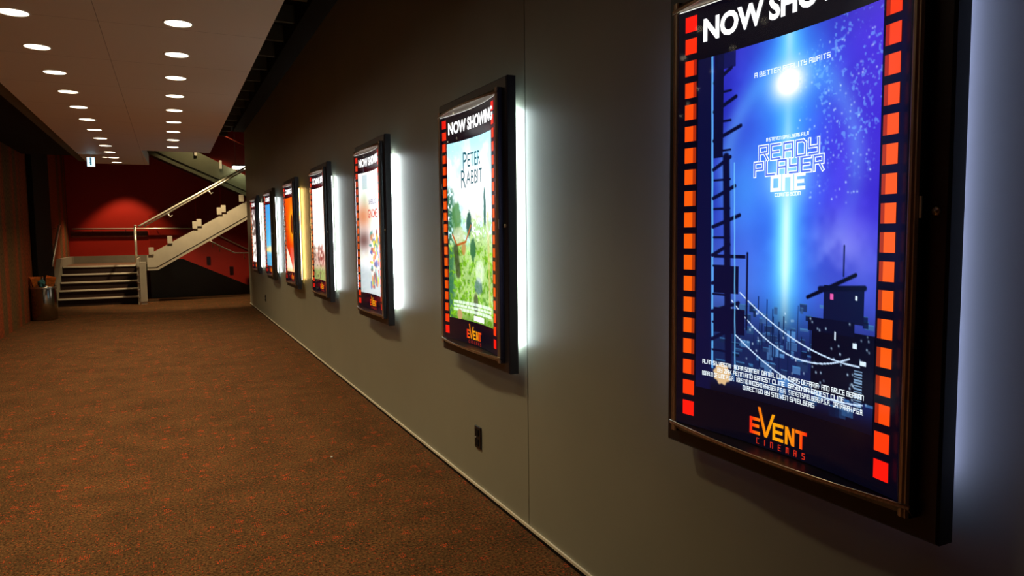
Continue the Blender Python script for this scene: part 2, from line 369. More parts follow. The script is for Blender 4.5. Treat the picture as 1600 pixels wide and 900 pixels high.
def art_blue(h, w):
    """night city under a shaft of light: a plain generic picture in blue and violet"""
    u, t = grid(h, w); n1 = vnoise(h, w, 4, 3); n2 = vnoise(h, w, 14, 5); n3 = vnoise(h, w, 75, 6, 2)
    img = lerp(col(46, 36, 190), col(70, 60, 226), sm(n1, 0.3, 0.7))
    over(img, sm(u, 0.55, 1.0)*(1-sm(t, 0.0, 0.8))*0.45, col(104, 60, 235))
    over(img, (1-sm(np.abs(t-0.0), 0, 0.10))*0.25, col(20, 20, 110))
    over(img, (1-sm(u, 0.02, 0.32))*0.55, col(16, 26, 110))
    over(img, sm(t, 0.42, 0.68)*0.75*(1-0.35*sm(u, 0.4, 0.9)), col(78, 120, 205))
    # haze over the horizon and behind the tower
    over(img, np.exp(-((u-0.30)**2/0.03+(t-0.40)**2/0.03))*0.75, col(70, 160, 250))
    over(img, np.exp(-((u-0.78)**2/0.03+(t-0.56)**2/0.006))*0.6*sm(n1, 0.3, 0.6), col(165, 170, 250))
    # shaft of light and its soft halo
    dh = np.hypot((u-0.53)/0.36, (t-0.36)/0.27); over(img, np.exp(-((dh-1.0)/0.13)**2)*0.38*(1-sm(t, 0.30, 0.58)), col(110, 190, 255))
    wd = 0.05 + 0.035*n1; hot = 0.62+0.5*np.exp(-((t-0.50)/0.10)**2)+0.35*np.exp(-((t-0.62)/0.06)**2)+0.4*np.exp(-((t-0.06)/0.06)**2)
    over(img, np.exp(-((u-0.53)/(wd*2.4))**2)*0.85*(1-sm(t, 0.72, 0.86)), col(50, 130, 255))
    over(img, np.exp(-((u-0.53)/wd)**2)*hot*(1-sm(t, 0.74, 0.84)), col(120, 228, 255)); over(img, np.exp(-((u-0.53)/(wd*0.35))**2)*hot*0.7*(1-sm(t, 0.72, 0.82)), col(225, 250, 255))
    d = np.hypot((u-0.53), (t-0.125)*1.9); over(img, np.exp(-(d/0.22)**2)*0.8, col(70, 170, 255)); over(img, np.exp(-(d/0.085)**2)*1.5, col(255, 255, 255))
    d = np.hypot((u-0.53), (t-0.375)*1.9); over(img, np.exp(-(d/0.12)**2)*0.85, col(150, 220, 255))
    # star dust
    st = sm(n3*0.6+n2*0.4, 0.60, 0.70)*sm(u, 0.54, 0.7)*(1-sm(t, 0.30, 0.44))
    over(img, st*0.5, col(120, 190, 255))
    rs = np.random.RandomState(9)
    for k in range(150):
        a, b = 0.58+0.40*rs.rand(), 0.04+0.42*rs.rand()
        over(img, np.exp(-(((u-a)/0.004)**2+((t-b)*1.6/0.004)**2))*rs.rand(), col(190, 230, 255))
    # far town
    over(img, sm(t, 0.66, 0.86)*0.80, col(12, 22, 52)); over(img, sm(t, 0.93, 1.0)*0.85, col(12, 12, 24))
    for k in range(150):
        a = 0.12+0.85*rs.rand(); b = 0.70+0.26*rs.rand(); ww = 0.015+0.05*rs.rand(); hh = 0.006+0.025*rs.rand()
        sh = rs.rand(); c0 = col(10+60*sh*sh, 22+100*sh*sh, 50+130*sh*sh)
        if abs(a-0.5) < 0.12: c0 = c0*1.3+0.06
        rect(img, u, t, a, a+ww, b, b+hh, np.clip(c0, 0, 1), 0.8)
        rect(img, u, t, a, a+ww, b, b+0.003, col(70, 130, 190), 0.6)
    for k in range(24):
        a = 0.22+0.46*rs.rand(); b = 0.70+0.12*rs.rand(); rect(img, u, t, a, a+0.006, b, b+0.10*rs.rand()+0.04, col(14, 30, 70), 0.8)
    # stacked cabins near the edge
    dk = col(9, 14, 34)
    rect(img, u, t, 0.74, 0.945, 0.655, 0.745, dk*1.7); rect(img, u, t, 0.68, 1.0, 0.765, 0.93, dk); rect(img, u, t, 0.66, 0.90, 0.74, 0.775, dk*1.3)
    seg(img, u, t, (0.655, 0.69), (0.90, 0.625), 0.009, dk); seg(img, u, t, (0.72, 0.665), (0.945, 0.655), 0.012, dk*1.3)
    seg(img, u, t, (0.84, 0.63), (0.84, 0.555), 0.004, dk*2)
    for (a, b, c, d2) in ((0.90, 0.675, 0.012, 0.010), (0.775, 0.675, 0.012, 0.014), (0.895, 0.79, 0.02, 0.012), (0.80, 0.77, 0.008, 0.02), (0.93, 0.83, 0.03, 0.01)):
        rect(img, u, t, a, a+c, b, b+d2, col(215, 235, 255))
    rect(img, u, t, 0.775, 0.79, 0.675, 0.690, col(225, 90, 170))
    for k in range(90):
        a = 0.14+0.84*rs.rand(); b = 0.74+0.22*rs.rand(); over(img, np.exp(-(((u-a)/0.004)**2+((t-b)*1.6/0.005)**2))*(0.4+0.6*rs.rand()), col(200, 230, 255))
    for k in range(14): rect(img, u, t, 0.905, 0.945, 0.855+0.007*k, 0.858+0.007*k, col(150, 190, 230), 0.8)
    # cables
    for (y0, y1, sag, x0, x1) in ((0.695, 0.845, 0.040, 0.27, 0.93), (0.72, 0.83, 0.075, 0.22, 0.88), (0.80, 0.935, 0.055, 0.20, 0.95)):
        P = [(x0+(x1-x0)*k/14, y0+(y1-y0)*k/14+sag*4*(k/14)*(1-k/14)) for k in range(15)]
        for p, q in zip(P, P[1:]): seg(img, u, t, p, q, 0.0032, col(200, 225, 255))
    # dark scaffold tower
    nv = col(14, 18, 52)
    over(img, (1-sm(u, 0.085, 0.10)), nv*1.1); seg(img, u, t, (0.085, 0.0), (0.105, 0.93), 0.006, col(90, 170, 240)); rect(img, u, t, 0.10, 0.155, 0.0, 0.30, nv)
    for k in range(10):
        y = 0.06+0.085*k; seg(img, u, t, (0.10, y+0.018), (0.20+0.03*((k*7) % 3), y-0.014), 0.010, nv)
        seg(img, u, t, (0.105, y+0.05), (0.20, y+0.05), 0.006, nv)
    rect(img, u, t, 0.12, 0.225, 0.0, 0.045, nv*1.2, 0.8); rect(img, u, t, 0.11, 0.30, 0.585, 0.595, nv); rect(img, u, t, 0.11, 0.26, 0.62, 0.70, nv)
    rect(img, u, t, 0.11, 0.30, 0.745, 0.82, nv); seg(img, u, t, (0.31, 0.58), (0.31, 0.80), 0.006, nv); seg(img, u, t, (0.175, 0.30), (0.205, 0.93), 0.022, nv)
    seg(img, u, t, (0.225, 0.32), (0.245, 0.93), 0.004, col(110, 190, 250), al=0.8)
    # a faded price sticker shape in the corner
    d = np.hypot((u-0.165), (t-0.945)*1.6)*(1+0.08*np.sin(9*np.arctan2((t-0.945)*1.6, u-0.165))); over(img, (1-sm(d, 0.045, 0.055)), col(214, 178, 130))
    return img
def art_garden(h, w):
    u, t = grid(h, w); n1 = vnoise(h, w, 5, 21); n2 = vnoise(h, w, 26, 22, 3)
    img = lerp(col(190, 240, 252), col(255, 255, 255), sm(n1, 0.35, 0.6)*1.0)
    over(img, (1-sm(t, 0.0, 0.12))*0.5, col(150, 225, 240))
    g = lerp(col(120, 185, 40), col(205, 230, 120), sm(n2, 0.35, 0.65))
    n3 = vnoise(h, w, 60, 23, 2); g = g*(0.55+0.9*n3[..., None]); over(img, sm(t+0.10*(n1-0.5), 0.50, 0.64), g); over(img, sm(n3*0.5+n2*0.5, 0.52, 0.60)*sm(t, 0.36, 0.5)*0.7, col(255, 255, 215)); over(img, sm(0.5*n3+0.5*n1, 0.54, 0.62)*sm(t, 0.40, 0.52)*0.6, col(40, 80, 30)); over(img, sm(t+0.05*n1, 0.40, 0.50)*sm(n2, 0.40, 0.55)*0.75, col(150, 190, 110))
    over(img, (1-sm(u+0.1*n1, 0.10, 0.22))*sm(t, 0.22, 0.30)*0.9*sm(n2, 0.3, 0.5), col(40, 95, 70))
    for (a, b, ru, rt, c, al) in ((0.16, 0.42, 0.10, 0.10, (70, 120, 60), 0.8), (0.42, 0.46, 0.06, 0.08, (30, 70, 60), .9), (0.80, 0.38, 0.035, 0.12, (30, 80, 75), .9),
                                  (0.62, 0.80, 0.10, 0.05, (60, 90, 110), .7), (0.66, 0.72, 0.12, 0.07, (235, 240, 240), .6), (0.20, 0.52, 0.13, 0.05, (190, 200, 160), .7),
                                  (0.55, 0.90, 0.06, 0.07, (60, 60, 50), .8), (0.50, 0.60, 0.07, 0.07, (40, 90, 60), .9), (0.30, 0.60, 0.05, 0.04, (175, 110, 60), .7)):
        d = np.hypot((u-a)/ru, (t-b)/rt)+0.5*(n2-0.5); over(img, (1-sm(d, 0.7, 1.1))*al, col(*c))
    seg(img, u, t, (0.08, 0.52), (0.16, 0.58), 0.012, col(170, 90, 40)); seg(img, u, t, (0.16, 0.58), (0.34, 0.56), 0.012, col(170, 90, 40)); seg(img, u, t, (0.34, 0.56), (0.46, 0.47), 0.012, col(170, 90, 40))
    seg(img, u, t, (0.14, 0.60), (0.18, 0.74), 0.05, col(50, 60, 40), al=.8); seg(img, u, t, (0.88, 0.42), (0.92, 0.95), 0.03, col(200, 170, 110), al=.5)
    over(img, sm(t, 0.93, 1.0)*0.4, col(60, 100, 20))
    for k in range(3):
        rect(img, u, t, 0.08, 0.95, 0.895+0.022*k, 0.910+0.022*k, col(225, 245, 235), 0.75)
        for j in range(12): rect(img, u, t, 0.10+0.075*j+0.03*(k % 2), 0.106+0.075*j+0.03*(k % 2), 0.895+0.022*k, 0.910+0.022*k, col(60, 90, 50), .8)
    rect(img, u, t, 0.50, 0.74, 0.965, 0.992, col(255, 255, 250)); d = np.hypot(u-0.20, (t-0.975)*1.6); over(img, (d < 0.05)*1.0, col(170, 140, 90))
    return img
def art_pale(h, w):
    u, t = grid(h, w); n1 = vnoise(h, w, 5, 31); n2 = vnoise(h, w, 22, 32, 3)
    img = lerp(col(255, 255, 255), col(238, 238, 225), sm(n1, 0.4, 0.7))
    rect(img, u, t, 0.14, 0.34, 0.02, 0.14, col(185, 205, 210)); over(img, np.exp(-(((u-0.22)/0.16)**2+((t-0.24)/0.10)**2))*0.7, col(175, 205, 170))
    over(img, np.exp(-(((u-0.15)/0.30)**2+((t-0.36)/0.11)**2))*0.95, col(205, 130, 90)); over(img, np.exp(-(((u-0.15)/0.28)**2+((t-0.56)/0.09)**2))*0.95, col(110, 80, 75))
    over(img, sm(t, 0.70, 0.85)*0.6, col(140, 160, 165))
    rs = np.random.RandomState(4)
    pal = [(190, 215, 60), (60, 80, 160), (215, 120, 80), (240, 200, 60), (120, 60, 60), (50, 130, 120), (210, 70, 60), (250, 240, 220)]
    for k in range(90):
        a = 0.42+0.5*rs.rand(); b = 0.50+0.44*rs.rand(); c = pal[rs.randint(len(pal))]
        d = np.hypot((u-a)/(0.03+0.05*rs.rand()), (t-b)/(0.012+0.03*rs.rand())); over(img, (1-sm(d, 0.6, 1.1))*0.8, col(*c))
    return img
def art_white(h, w):
    u, t = grid(h, w); n2 = vnoise(h, w, 14, 42, 3)
    img = np.ones((h, w, 3))*col(255, 253, 245); over(img, np.exp(-((u-0.6)/0.12)**2)*0.35*(1-sm(t, .2, .6)), col(240, 215, 180))
    over(img, sm(t+0.15*(n2-0.5), 0.62, 0.70)*0.75, col(190, 150, 130)); over(img, np.exp(-(((u-0.6)/0.30)**2+((t-0.74)/0.10)**2))*sm(n2, 0.3, 0.55)*1.2, col(130, 40, 36))
    over(img, sm(t+0.1*n2, 0.86, 0.96)*0.9, col(130, 150, 80)); over(img, sm(n2, 0.55, 0.7)*sm(t, 0.6, 0.7)*0.7, col(90, 70, 60))
    return img
def art_orange(h, w):
    u, t = grid(h, w); n2 = vnoise(h, w, 8, 52, 3)
    img = lerp(col(250, 90, 14), col(200, 30, 8), sm(t, 0.0, 0.8)*0.6+0.4*(1-n2)*sm(t, 0, .2))
    d = np.hypot(u-0.62, (t-0.36)*1.6); over(img, np.exp(-(d/0.36)**2)*1.1, col(255, 196, 30)); over(img, 1-sm(d, 0.20, 0.22), col(50, 16, 12))
    over(img, sm(t*1.0-0.62-0.55*u*(u < .5)-0.0, 0.03, 0.05)*(u < 0.5), col(255, 240, 215)); over(img, sm(t-0.62-0.9*(1-u), 0.0, 0.05), col(255, 225, 190))
    over(img, sm(t, 0.93, 1.0)*0.7, col(255, 200, 120)); return img
def art_cyan(h, w):
    u, t = grid(h, w); n2 = vnoise(h, w, 6, 62, 3)
    img = lerp(col(30, 150, 225), col(90, 200, 245), sm(t, 0, 0.7)*0.7+0.3*n2); over(img, sm(t, 0.66, 0.74)*(1-sm(t, 0.74, 0.80)), col(250, 220, 130))
    over(img, sm(t, 0.78, 0.84)*0.7, col(60, 160, 200)); over(img, np.exp(-(((u-0.5)/0.3)**2+((t-0.72)/0.05)**2)), col(255, 235, 180)); return img
def art_silver(h, w):
    u, t = grid(h, w); n = vnoise(h, w, 8, 72, 4)
    img = lerp(col(90, 85, 80), col(250, 246, 238), sm(n, 0.38, 0.6)); over(img, sm(t, 0.82, 0.95), col(255, 255, 250)); over(img, (1-sm(t, 0, .12))*0.5, col(60, 50, 60)); return img

# ------------------------------------------------------------------ blocky stroke alphabet (grid 0..4 x 0..6)
SF = {'A': [(0,0,0,6),(0,6,4,6),(4,6,4,0),(0,3,4,3)], 'B': [(0,0,0,6),(0,6,3.4,6),(3.4,6,3.4,3),(0,3,4,3),(4,3,4,0),(4,0,0,0)], 'C': [(4,6,0,6),(0,6,0,0),(0,0,4,0)],
 'D': [(0,0,0,6),(0,6,3,6),(3,6,4,5),(4,5,4,0),(4,0,0,0)], 'E': [(4,6,0,6),(0,6,0,0),(0,0,4,0),(0,3,3.4,3)], 'F': [(4,6,0,6),(0,6,0,0),(0,3,3.4,3)],
 'G': [(4,6,0,6),(0,6,0,0),(0,0,4,0),(4,0,4,3),(4,3,2,3)], 'H': [(0,0,0,6),(4,0,4,6),(0,3,4,3)], 'I': [(2,0,2,6)], 'J': [(4,6,4,0),(4,0,0,0),(0,0,0,2)],
 'K': [(0,0,0,6),(0,3,2,3),(2,3,4,6),(2,3,4,0)], 'L': [(0,6,0,0),(0,0,4,0)], 'M': [(0,0,0,6),(0,6,4,6),(4,6,4,0),(2,6,2,1)], 'N': [(0,0,0,6),(0,6,4,6),(4,6,4,0)],
 'O': [(0,0,0,6),(0,6,4,6),(4,6,4,0),(4,0,0,0)], 'P': [(0,0,0,6),(0,6,4,6),(4,6,4,3),(4,3,0,3)], 'R': [(0,0,0,6),(0,6,4,6),(4,6,4,3),(4,3,0,3),(2.4,3,4,0)],
 'S': [(4,6,0,6),(0,6,0,3),(0,3,4,3),(4,3,4,0),(4,0,0,0)], 'T': [(0,6,4,6),(2,6,2,0)], 'U': [(0,6,0,0),(0,0,4,0),(4,0,4,6)], 'V': [(0,6,2,0),(2,0,4,6)],
 'W': [(0,6,0,0),(0,0,4,0),(4,0,4,6),(2,0,2,5)], 'Y': [(0,6,0,3),(0,3,4,3),(4,6,4,0),(4,0,0,0)], 'Z': [(0,6,4,6),(4,6,0,0),(0,0,4,0)], '.': [(0,0,0.4,0)], 'X': [(0,0,4,6),(0,6,4,0)]}
def stroke_text(txt, x, y, h, wd, cw=0.62, gap=0.30, align='L'):
    """quads (4 points each) of the text in panel metres; cw = letter width over height"""
    sx = h*cw/4; sy = h/6; adv = []
    for ch in txt: adv.append(h*(0.45 if ch in ' .' else cw*(0.35 if ch == 'I' else 1)+gap))
    tot = sum(adv)-h*gap
    X = x - (tot/2 if align == 'C' else tot if align == 'R' else 0); out = []
    for ch, ad in zip(txt, adv):
        for (a, b, c, d) in SF.get(ch, []):
            off = -2*sx+h*cw*0.175 if ch == 'I' else 0
            p = np.array([X+off+a*sx, y+b*sy]); q = np.array([X+off+c*sx, y+d*sy]); dv = (q-p)/max(1e-9, np.linalg.norm(q-p)); nn = np.array([-dv[1], dv[0]])*wd/2; e = dv*wd/2
            out.append([p-e-nn, q+e-nn, q+e+nn, p-e+nn])
        X += ad
    return out
def font_tris(txt, size, offset=0.0, sx=1.0, align='LEFT', shear=0.0):
    cu = bpy.data.curves.new('lettering_curve', 'FONT'); cu.body = txt; cu.size = size; cu.offset = offset; cu.align_x = align; cu.shear = shear; cu.resolution_u = 3
    o = bpy.data.objects.new('lettering_curve', cu); COL.objects.link(o)
    bpy.context.view_layer.update()
    me = bpy.data.meshes.new_from_object(o.evaluated_get(bpy.context.evaluated_depsgraph_get()))
    vs = [(v.co.x*sx, v.co.y) for v in me.vertices]; fs = [tuple(p.vertices) for p in me.polygons]
    bpy.data.objects.remove(o); bpy.data.curves.remove(cu); bpy.data.meshes.remove(me)
    return vs, fs

# ------------------------------------------------------------------ illuminated poster cases
CW, CZ0, CZ1 = 0.99, 0.862, 2.405        # width, foot and head of a case
STAND, FRONT = 0.045, 0.098              # clearance to the wall, depth of the frame's face
FRW, BZW = 0.052, 0.031
PD = 0.126                               # how far the panel's upright edges stand from the wall
PW = CW - 2*FRW - 2*BZW                   # panel width
PZ0, PZ1 = CZ0+FRW+BZW, CZ1-FRW-BZW       # panel foot, head
SAG, BULGE = 0.040, 0.038
def S_of(a): return a/PW
def panel_pt(a, z, lift=0.0):
    """a: metres from the panel's reading-start edge, z world height; local coordinates of the case (origin on the wall, floor level)"""
    s = a/PW; k = 4*s*(1-s)
    return (-(PD-SAG*k+lift), PW/2-a, z)
def sheet(name, parent, a0, a1, z0, z1, na, nz, lift, m, img=None, gain=1.0):
    A = np.linspace(a0, a1, na); Z = np.linspace(z1, z0, nz)
    s = A/PW; X = -(PD-SAG*4*s*(1-s)+lift)
    co = np.empty((nz, na, 3)); co[..., 0] = X[None, :]; co[..., 1] = (PW/2-A)[None, :]; co[..., 2] = Z[:, None]
    idx = np.arange(na*nz).reshape(nz, na)
    q = np.stack([idx[:-1, :-1], idx[1:, :-1], idx[1:, 1:], idx[:-1, 1:]], -1).reshape(-1, 4)
    me = bpy.data.meshes.new(name); me.vertices.add(na*nz); me.vertices.foreach_set('co', co.ravel())
    me.loops.add(q.size); me.loops.foreach_set('vertex_index', q.ravel().astype(np.int32)); me.polygons.add(len(q))
    me.polygons.foreach_set('loop_start', np.arange(0, q.size, 4, dtype=np.int32)); me.polygons.foreach_set('use_smooth', np.ones(len(q), bool)); me.update(calc_edges=True)
    if img is not None:
        ca = me.color_attributes.new('print', 'FLOAT_COLOR', 'POINT'); lin = np.clip(img, 0, 1)**2.2*gain
        rgba = np.concatenate([lin, np.ones((nz, na, 1))], -1); ca.data.foreach_set('color', rgba.ravel().astype(np.float32))
    me.materials.append(m); o = bpy.data.objects.new(name, me); COL.objects.link(o); o.parent = parent; return o
def flat_mesh(name, parent, polys, lift, m, cols=None):
    """polygons given as lists of (a, z) on the curved panel"""
    vs, fs, cs = [], [], []
    for i, p in enumerate(polys):
        b = len(vs); vs += [panel_pt(a, z, lift) for a, z in p]; fs.append(tuple(range(b, b+len(p))))
        if cols: cs += [(*(cols[i] if not callable(cols) else cols(a, z)), 1) for a, z in p]
    me = bpy.data.meshes.new(name); me.from_pydata(vs, [], fs); me.update()
    if cols:
        ca = me.color_attributes.new('print', 'FLOAT_COLOR', 'POINT'); ca.data.foreach_set('color', np.array(cs, np.float32).ravel())
    me.materials.append(m); o = bpy.data.objects.new(name, me); COL.objects.link(o); o.parent = parent; return o
def font_mesh(name, parent, txt, a, z, size, lift, m, offset=0.0, sx=1.0, align='LEFT', shear=0.0, colf=None):
    vs, fs = font_tris(txt, size, offset, sx, align, shear); P = [panel_pt(a+x, z+y, lift) for x, y in vs]
    me = bpy.data.meshes.new(name); me.from_pydata(P, [], fs); me.update()
    if colf:
        ca = me.color_attributes.new('print', 'FLOAT_COLOR', 'POINT'); ca.data.foreach_set('color', np.array([(*colf(a+x, z+y), 1) for x, y in vs], np.float32).ravel())
    me.materials.append(m); o = bpy.data.objects.new(name, me); COL.objects.link(o); o.parent = parent; return o

def frame_meshes():
    h = CW/2; bm = bmesh.new()
    # four mitred members: outer side from STAND to FRONT, face FRW wide, rear lip
    o_ = [(h, CZ0), (-h, CZ0), (-h, CZ1), (h, CZ1)]; i_ = [(h-FRW, CZ0+FRW), (-h+FRW, CZ0+FRW), (-h+FRW, CZ1-FRW), (h-FRW, CZ1-FRW)]
    ch = 0.006
    prof = [(o_, 0, STAND), (o_, 0, FRONT-ch), (o_, ch, FRONT), (i_, 0, FRONT), (i_, 0, STAND), (o_, 0, STAND)]
    cen = (0, (CZ0+CZ1)/2); rings = []
    for pts, sh, d in prof[:5]:
        rings.append([bm.verts.new((-d, y-math.copysign(sh, y), z-math.copysign(sh, z-cen[1]))) for y, z in pts])
    for A, C in zip(rings, rings[1:]+rings[:1]):
        for k in range(4): bm.faces.new((A[k], A[(k+1) % 4], C[(k+1) % 4], C[k]))
    return bm
def bezel_bm(side):
    """side 'y' members stand upright; top and foot members bow outwards"""
    bm = bmesh.new(); h = CW/2-FRW
    if side in ('near', 'far'):
        sg = -1 if side == 'near' else 1; rings = []
        prof = [(0, FRONT-0.002), (0.001, FRONT+0.012), (0.004, PD-0.003), (0.009, PD+0.003), (0.014, PD+0.001), (0.019, PD+0.004), (0.026, PD+0.003), (BZW, PD-0.001), (BZW, STAND+0.02)]
        for z, e in ((PZ0-BZW, 0), (PZ1+BZW, 0)):
            rings.append([bm.verts.new((-d, sg*(h-w_), z)) for w_, d in prof])
        for k in range(len(prof)-1):
            f = bm.faces.new((rings[0][k], rings[0][k+1], rings[1][k+1], rings[1][k])); f.material_index = 1 if k < 2 or k == len(prof)-2 else 0
    else:
        zo, zi = (PZ0-BZW, PZ0) if side == 'foot' else (PZ1+BZW, PZ1); n = 28; rings = []
        for i in range(n+1):
            s = i/n; k = 4*s*(1-s); y = h-2*h*s
            rings.append([bm.verts.new(p) for p in ((-(FRONT-0.001), y, zo), (-(FRONT+0.016+BULGE*k*0.3), y, zo+(zi-zo)*0.12), (-(PD+0.003+BULGE*k*0.95), y, zi-(zi-zo)*0.25), (-(PD+0.001+BULGE*k), y, zi), (-(STAND+0.02), y, zi))])
        for A, C in zip(rings, rings[1:]):
            for k in range(4):
                f = bm.faces.new((A[k], A[k+1], C[k+1], C[k])); f.material_index = 1 if (k == 3 and side == 'foot') else 0
    return bm
def lip_line(side):
    bm = bmesh.new(); z = PZ0+0.001 if side == 'foot' else PZ1-0.001; n = 28
    pts = [(-(PD+0.0015+BULGE*4*(i/n)*(1-i/n)), (CW/2-FRW)*(1-2*i/n), z) for i in range(n+1)]
    tube(bm, pts, 0.0022, 6); return bm
def cover_bm():
    bm = bmesh.new(); n = 28; rings = []
    for i in range(n+1):
        s = i/n; y = (PW/2)*(1-2*s); d = PD-0.001+BULGE*4*s*(1-s)*0.97
        rings.append([bm.verts.new((-d, y, PZ0)), bm.verts.new((-d, y, PZ1))])
    for A, C in zip(rings, rings[1:]): bm.faces.new((A[0], A[1], C[1], C[0]))
    return bm
TOP_GAP = 0.007
def squares(side, seed):
    polys, cols = [], []; n = 19; pitch = (PZ1-TOP_GAP-PZ0-0.035)/n; w_ = 0.046; sh = 0.049
    a0 = 0.030 if side == 'far' else PW-0.030-w_
    rs = random.Random(seed)
    for k in range(n):
        zc = PZ0+0.026+pitch*(k+0.5); e = (6-k)/6.0 if k < 6 else (k-6)/12.0; g = max(0.0, 1-e*e)*0.95  # backlight fall-off painted into the squares' colour: orange mid-column, red at the ends
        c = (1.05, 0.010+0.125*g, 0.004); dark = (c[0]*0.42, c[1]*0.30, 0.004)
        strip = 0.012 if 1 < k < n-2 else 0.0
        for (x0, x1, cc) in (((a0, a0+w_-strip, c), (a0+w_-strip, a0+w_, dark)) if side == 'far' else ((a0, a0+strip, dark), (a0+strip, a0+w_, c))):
            if x1-x0 < 0.002: continue
            polys.append([(x0, zc-sh/2), (x1, zc-sh/2), (x1, zc+sh/2), (x0, zc+sh/2)]); cols.append(cc)
    return polys, cols
def logo_col(a, z):
    k = max(0.0, 1-abs((a-PW*0.50)/0.100)**1.8); return (1.0, 0.015+0.38*k, 0.004)
def logo_polys(cx, z0, h):
    """EVENT: squared capitals with a tall V whose arms rise above the line"""
    T = h*0.19; P = []; w_ = h*0.78; x = cx-h*2.28
    def R(a, b, c, d): P.append([(a, c), (b, c), (b, d), (a, d)])
    def E(x0):
        R(x0, x0+T, z0, z0+h); R(x0+T, x0+w_, z0, z0+T); R(x0+T, x0+w_*0.92, z0+h*0.41, z0+h*0.41+T); R(x0+T, x0+w_, z0+h-T, z0+h)
    E(x); x += w_+h*0.02
    vx = x+h*0.42; top = z0+h*1.55
    P.append([(vx-h*0.10, z0), (vx+h*0.10, z0), (vx-h*0.42, top+h*.12), (vx-h*0.62, top+h*.12)]); P.append([(vx-h*0.10, z0), (vx+h*0.10, z0), (vx+h*0.66, top-h*.1), (vx+h*0.45, top-h*.1)])
    x += h*0.92
    E(x); x += w_+h*0.12
    R(x, x+T, z0, z0+h); R(x+h*0.68-T, x+h*0.68, z0, z0+h); P.append([(x, z0+h), (x+T*1.1, z0+h), (x+h*0.68, z0), (x+h*0.68-T*1.1, z0)]); x += h*0.68+h*0.06
    R(x, x+h*0.80, z0+h-T, z0+h); R(x+h*0.40-T/2, x+h*0.40+T/2, z0, z0+h-T)
    return P
def logo_hi(side_cases): pass

PA0, PA1 = 0.083, PW-0.083                    # poster edges
def build_case(y, idx, label, art, res, leak, header, title_fn, gain=1.0):
    t = thing('poster_light_box', label, 'light box', (W, y, 0), 0, 'illuminated poster cases along the grey wall')
    obj('frame', frame_meshes(), M_frame, t)
    bm = bmesh.new(); h = CW/2-0.008; box(bm, -(STAND+0.012), -(STAND+0.002), -h, h, CZ0+0.008, CZ1-0.008); obj('back_plate', bm, M_frame, t)
    for z in (CZ0+0.35, CZ1-0.35):
        bm = bmesh.new(); box(bm, -(STAND+0.004), -0.0005, -0.30, 0.30, z-0.02, z+0.02); obj('wall_bracket', bm, M_steel, t)
    for s in ('near', 'far', 'foot', 'head'): obj('bezel', bezel_bm(s), [M_bezel, M_frame], t, False)
    for s in ('foot', 'head'): obj('bezel_edging', lip_line(s), M_steel, t, True)
    ztop = PZ1-TOP_GAP
    sheet('mask_panel', t, 0.0, PW, PZ0+0.002, ztop, 24, 2, 0.0, M_panel)
    bm = bmesh.new(); n = 20; rings = []
    for i in range(n+1):
        p0 = panel_pt(PW*i/n, ztop, -0.004); p1 = panel_pt(PW*i/n, PZ1-0.002, -0.004); rings.append([bm.verts.new(p0), bm.verts.new(p1)])
    for A, C in zip(rings, rings[1:]): bm.faces.new((A[0], A[1], C[1], C[0]))
    obj('lamp_slot', bm, M_slot, t)
    z1 = PZ1-0.172; z0 = PZ0+0.140
    img = art(res[1], res[0]); po = sheet('poster', t, PA0, PA1, z0, z1, res[0], res[1], 0.0012, M_print, img, gain)
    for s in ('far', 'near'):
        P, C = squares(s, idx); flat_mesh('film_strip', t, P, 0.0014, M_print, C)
    font_mesh('header_lettering', t, header, 0.100, PZ1-0.116, 0.094, 0.0016, M_letter, offset=0.0036, sx=0.93 if header[0] == 'N' else 0.90)
    P = []
    for p in logo_polys(PW*0.515, PZ0+0.036, 0.052): P.append(p)
    lg = flat_mesh('cinema_logo', t, P, 0.0016, M_print, logo_col)
    q = stroke_text('CINEMAS', PW*0.515, PZ0+0.010, 0.016, 0.0022, 0.5, 1.35, 'C')
    flat_mesh('lettering', lg, [[tuple(x) for x in p] for p in q], 0.0016, emit('red_letters', (0.7, 0.03, 0.01), 1.0)).parent = lg
    title_fn(t, po, z0, z1)
    obj('front_cover', cover_bm(), M_cover, t, True)
    # lock on the near frame member
    bm = bmesh.new(); lathe(bm, [(0.0, 0.007), (0.004, 0.007), (0.0045, 0.005), (0.008, 0.005), (0.010, 0.003), (0.010, 0.0)], 20)
    lk = obj('lock', bm, M_railm, t, True); lk.location = (-FRONT, -CW/2+0.030, 1.64); lk.rotation_euler = (0, -math.pi/2, 0)
    bm = bmesh.new(); box(bm, -(PD+0.004), -PD, -CW/2+FRW-0.006, -CW/2+FRW-0.002, 1.625, 1.675); obj('pale_strip', bm, M_trim, t)  # thin pale upright strip on the near bezel edge
    # lamps set behind the case: one upright strip at each side
    le = bpy.data.lights
    for sgn in (-1, 1):
        bm = bmesh.new(); yy = sgn*(CW/2-0.085); box(bm, -(STAND+0.002), -(STAND-0.022), yy-0.012, yy+0.012, CZ0+0.13, CZ1-0.15)
        obj('lamp_strip', bm, emit('lamp_strip_%d' % idx, leak[0], leak[1]), t)
    return t

